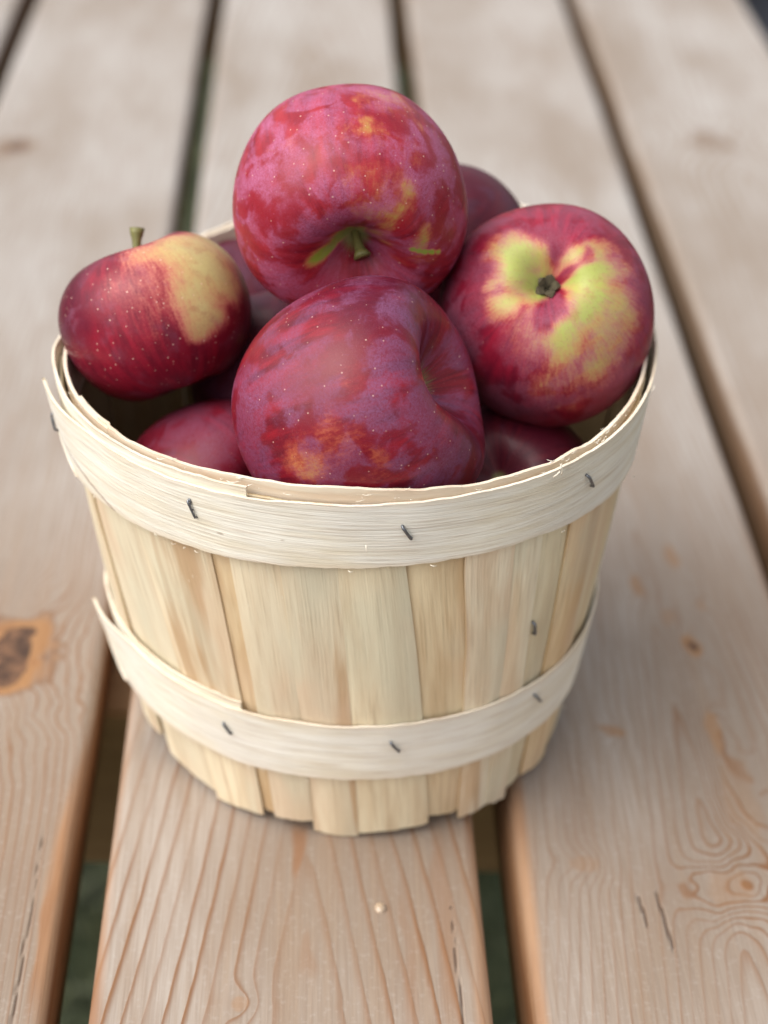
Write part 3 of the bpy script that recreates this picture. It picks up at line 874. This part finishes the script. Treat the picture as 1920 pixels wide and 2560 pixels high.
        for k in range(14):       # dry stamens
            a = rnd_.uniform(0, 6.28); l = rnd_.uniform(.02, .07) * R; b = len(V)
            p0 = Vector((0.3 * l * math.cos(a), 0.3 * l * math.sin(a), zb)); p1 = Vector((l * math.cos(a + .4), l * math.sin(a + .4), zb - .07 * R))
            v, f = tube([Mx @ p0, Mx @ ((p0 + p1) / 2), Mx @ p1], [.0003, .00025, .0001], 5)
            V.extend(v); F.extend([tuple(i_ + b for i_ in q_) for q_ in f])
        # thickness of the sepals
        oc = mesh_obj('calyx', V, F, CALYX, t, False)
        sm = oc.modifiers.new('solid', 'SOLIDIFY'); sm.thickness = 0.0004
    return t

RAMP_G = [(0.15, (0.33, 0.02, 0.025)), (0.42, (0.42, 0.10, 0.05)), (0.62, (0.42, 0.22, 0.06)), (0.85, (0.27, 0.36, 0.04))]
RAMP_Y = [(0.15, (0.36, 0.02, 0.04)), (0.38, (0.47, 0.12, 0.085)), (0.64, (0.46, 0.31, 0.11)), (0.90, (0.38, 0.43, 0.09))]
RAMP_D = [(0.1, (0.38, 0.02, 0.04)), (0.36, (0.52, 0.14, 0.11)), (0.66, (0.52, 0.35, 0.15)), (0.92, (0.52, 0.45, 0.19))]
mA = apple_mat('apple_skin_pink_bloom', [(0.19, 0.006, 0.018), (0.36, 0.018, 0.028), (0.25, 0.010, 0.022)], (0.45, 0.15, 0.29), 0.68, 0.40, 0.5, RAMP_G, 1.0, 0.36, orange=0.34, lsize=0.11)
mB = apple_mat('apple_skin_dusky_bloom', [(0.10, 0.003, 0.013), (0.27, 0.008, 0.018), (0.17, 0.005, 0.015)], (0.225, 0.085, 0.18), 0.70, 0.42, 0.45, RAMP_G, 2.0, 0.34, orange=0.22, lsize=0.10)
mC = apple_mat('apple_skin_green_cheek', [(0.16, 0.004, 0.020), (0.33, 0.009, 0.032), (0.21, 0.006, 0.024)], (0.34, 0.13, 0.21), 0.50, 0.40, 0.25, RAMP_Y, 3.0, 0.38, orange=0.16, lsize=0.06, gnoise=0.3)
mD = apple_mat('apple_skin_yellow_cheek', [(0.13, 0.005, 0.018), (0.28, 0.010, 0.028), (0.20, 0.007, 0.022)], (0.22, 0.09, 0.15), 0.40, -0.4, 0.75, RAMP_D, 4.0, 0.30, lsize=0.125, gnoise=0.2)
mE = apple_mat('apple_skin_deep_red', [(0.13, 0.007, 0.020), (0.23, 0.010, 0.026), (0.17, 0.008, 0.022)], (0.20, 0.075, 0.135), 0.5, 0.35, 0.2, RAMP_G, 5.0, 0.36, lsize=0.06)
mF = apple_mat('apple_skin_plum_shaded', [(0.055, 0.004, 0.014), (0.11, 0.007, 0.017), (0.075, 0.005, 0.016)], (0.10, 0.042, 0.08), 0.5, 0.35, 0.1, RAMP_G, 6.0, 0.4, lsize=0.05)  # darker skin for apples behind and below, crevice shade painted into it

BL_A = [(-0.197,-0.965,-0.172,0.116,1.00),(-0.320,-0.898,-0.301,0.077,1.00),(-0.082,-0.995,-0.051,0.069,1.00),(-0.286,-0.929,-0.235,0.069,0.80),(0.145,-0.988,-0.044,0.108,0.75),(0.327,-0.945,0.005,0.097,0.50),(0.626,-0.778,0.062,0.075,0.45),(0.576,-0.816,-0.040,0.025,0.75),(0.625,-0.775,-0.050,0.026,0.85),(0.674,-0.736,-0.060,0.028,0.95),(0.728,-0.680,-0.072,0.027,0.9),(0.777,-0.623,-0.088,0.025,0.80),(0.206,-0.820,0.534,0.212,0.30),(0.287,-0.883,0.371,0.154,0.30),(0.085,-0.915,0.395,0.097,0.30),(0.295,-0.082,0.952,0.174,0.40),(0.106,-0.087,0.991,0.154,0.34),(0.445,-0.160,0.881,0.154,0.30),(0.215,-0.530,0.820,0.174,0.26),(0.403,-0.590,0.700,0.135,0.25)]
BL_C = [(-0.414,-0.440,0.797,0.158,1.00),(-0.323,-0.636,0.701,0.166,0.90),(-0.490,-0.536,0.687,0.104,0.70),(-0.227,-0.744,0.628,0.149,1.00),(0.288,-0.626,0.725,0.187,0.95),(0.331,-0.751,0.572,0.187,0.90),(0.192,-0.871,0.452,0.174,0.90),(0.062,-0.948,0.311,0.158,0.85),(0.011,-0.977,0.213,0.133,0.80),(0.468,-0.796,0.383,0.228,0.62),(0.109,-0.488,0.866,0.066,0.70),(-0.522,-0.723,0.452,0.108,0.75),(-0.600,-0.535,0.595,0.075,0.50),(0.413,-0.907,0.083,0.228,0.50),(0.102,-0.993,-0.064,0.249,0.40),(0.509,-0.446,0.736,0.166,0.40),(-0.244,-0.938,0.247,0.187,0.45),(0.572,-0.631,0.524,0.166,0.45),(-0.034,-0.577,0.816,0.104,0.35)]
BL_D = [(0.495,-0.317,0.809,0.249,0.95),(0.266,-0.330,0.906,0.201,0.80),(0.443,-0.617,0.650,0.201,0.80),(0.529,-0.731,0.431,0.144,0.80),(-0.026,-0.401,0.916,0.20,0.50),(0.02,-0.68,0.73,0.30,0.34),(0.588,0.157,0.793,0.201,0.80),(0.661,-0.383,0.645,0.167,0.70),(0.170,-0.602,0.781,0.215,0.35),(0.312,-0.705,0.637,0.191,0.30)]
BL_B = [(0.516,-0.564,0.645,0.086,0.60),(-0.265,-0.934,0.239,0.151,0.30),(-0.426,-0.903,0.054,0.151,0.45),(-0.305,-0.867,0.393,0.065,0.25),(-0.526,-0.850,-0.023,0.108,0.30),(0.083,-0.996,0.015,0.144,0.20)]

apple('topmost apple of the heap, pink with a whitish bloom, its stem hollow facing forward', (-0.0112, -0.0048, 0.2157), 0.0408, (0.093, -0.959, -0.268), mA, BL_A, 1, hgt=0.93,
      stem_cav=(0.55, 0.36), stem=(0.0120, 0.002, -0.003, 0.0018), bloom_bias=0.0, soft=(0.5, 1.9), deep=[(0.2, -0.95, -0.25, 0.5, 0.55), (0.9, -0.3, 0, 0.5, 0.4)])
apple('large dusky red apple at the front of the basket, its hollow turned to the right', (-0.0055, -0.0640, 0.1692), 0.0424, (0.848, -0.163, 0.504), mB, BL_B, 2, hgt=1.0,
      stem_cav=(0.62, 0.40), lean=0.0, bloom_bias=0.0, cavg=(0.95, 0.62), deep=[(0.1, 0.1, 1.0, 0.8, 0.75), (0.9, -0.4, 0.1, 0.6, 0.7)])
apple('apple with green and yellow patches and its dry blossom end facing out, at the right', (0.0593, -0.0117, 0.1799), 0.0391, (0.137, 0.666, -0.733), mC, BL_C, 3, hgt=0.92,
      cal_cav=(0.30, 0.22), calyx=True, soft=(0.25, 2.6), neg=[(0.02, -0.78, 0.62, 0.13, 0.5), (-0.10, -0.88, 0.45, 0.16, 0.45), (0.10, -0.64, 0.76, 0.10, 0.5), (0.22, -0.52, 0.82, 0.09, 0.4)], deep=[(-0.9, -0.3, 0.1, 0.7, 0.6), (-0.4, -0.8, -0.6, 0.6, 0.6)])
apple('apple with a yellow cheek, pale freckles and an upright green stem, at the left rim', (-0.0765, -0.0075, 0.1700), 0.0345, (-0.40, 0.44, 0.80), mD, BL_D, 4, hgt=0.84,
      stem_cav=(0.42, 0.30), stem=(0.0200, -0.0045, 0.002, 0.0016), soft=(0.25, 2.9), deep=[(-0.95, -0.2, 0.2, 0.7, 1.0), (-0.5, 0.1, 0.85, 0.5, 0.7), (0.3, -0.6, -0.8, 0.6, 0.7), (0.9, -0.3, -0.2, 0.4, 0.6)])
apple('plum red apple low inside the left front of the rim, under the freckled apple', (-0.0515, -0.0345, 0.1136), 0.0365, (-0.5, 0.6, -0.6), mE, (), 5, hgt=0.93)
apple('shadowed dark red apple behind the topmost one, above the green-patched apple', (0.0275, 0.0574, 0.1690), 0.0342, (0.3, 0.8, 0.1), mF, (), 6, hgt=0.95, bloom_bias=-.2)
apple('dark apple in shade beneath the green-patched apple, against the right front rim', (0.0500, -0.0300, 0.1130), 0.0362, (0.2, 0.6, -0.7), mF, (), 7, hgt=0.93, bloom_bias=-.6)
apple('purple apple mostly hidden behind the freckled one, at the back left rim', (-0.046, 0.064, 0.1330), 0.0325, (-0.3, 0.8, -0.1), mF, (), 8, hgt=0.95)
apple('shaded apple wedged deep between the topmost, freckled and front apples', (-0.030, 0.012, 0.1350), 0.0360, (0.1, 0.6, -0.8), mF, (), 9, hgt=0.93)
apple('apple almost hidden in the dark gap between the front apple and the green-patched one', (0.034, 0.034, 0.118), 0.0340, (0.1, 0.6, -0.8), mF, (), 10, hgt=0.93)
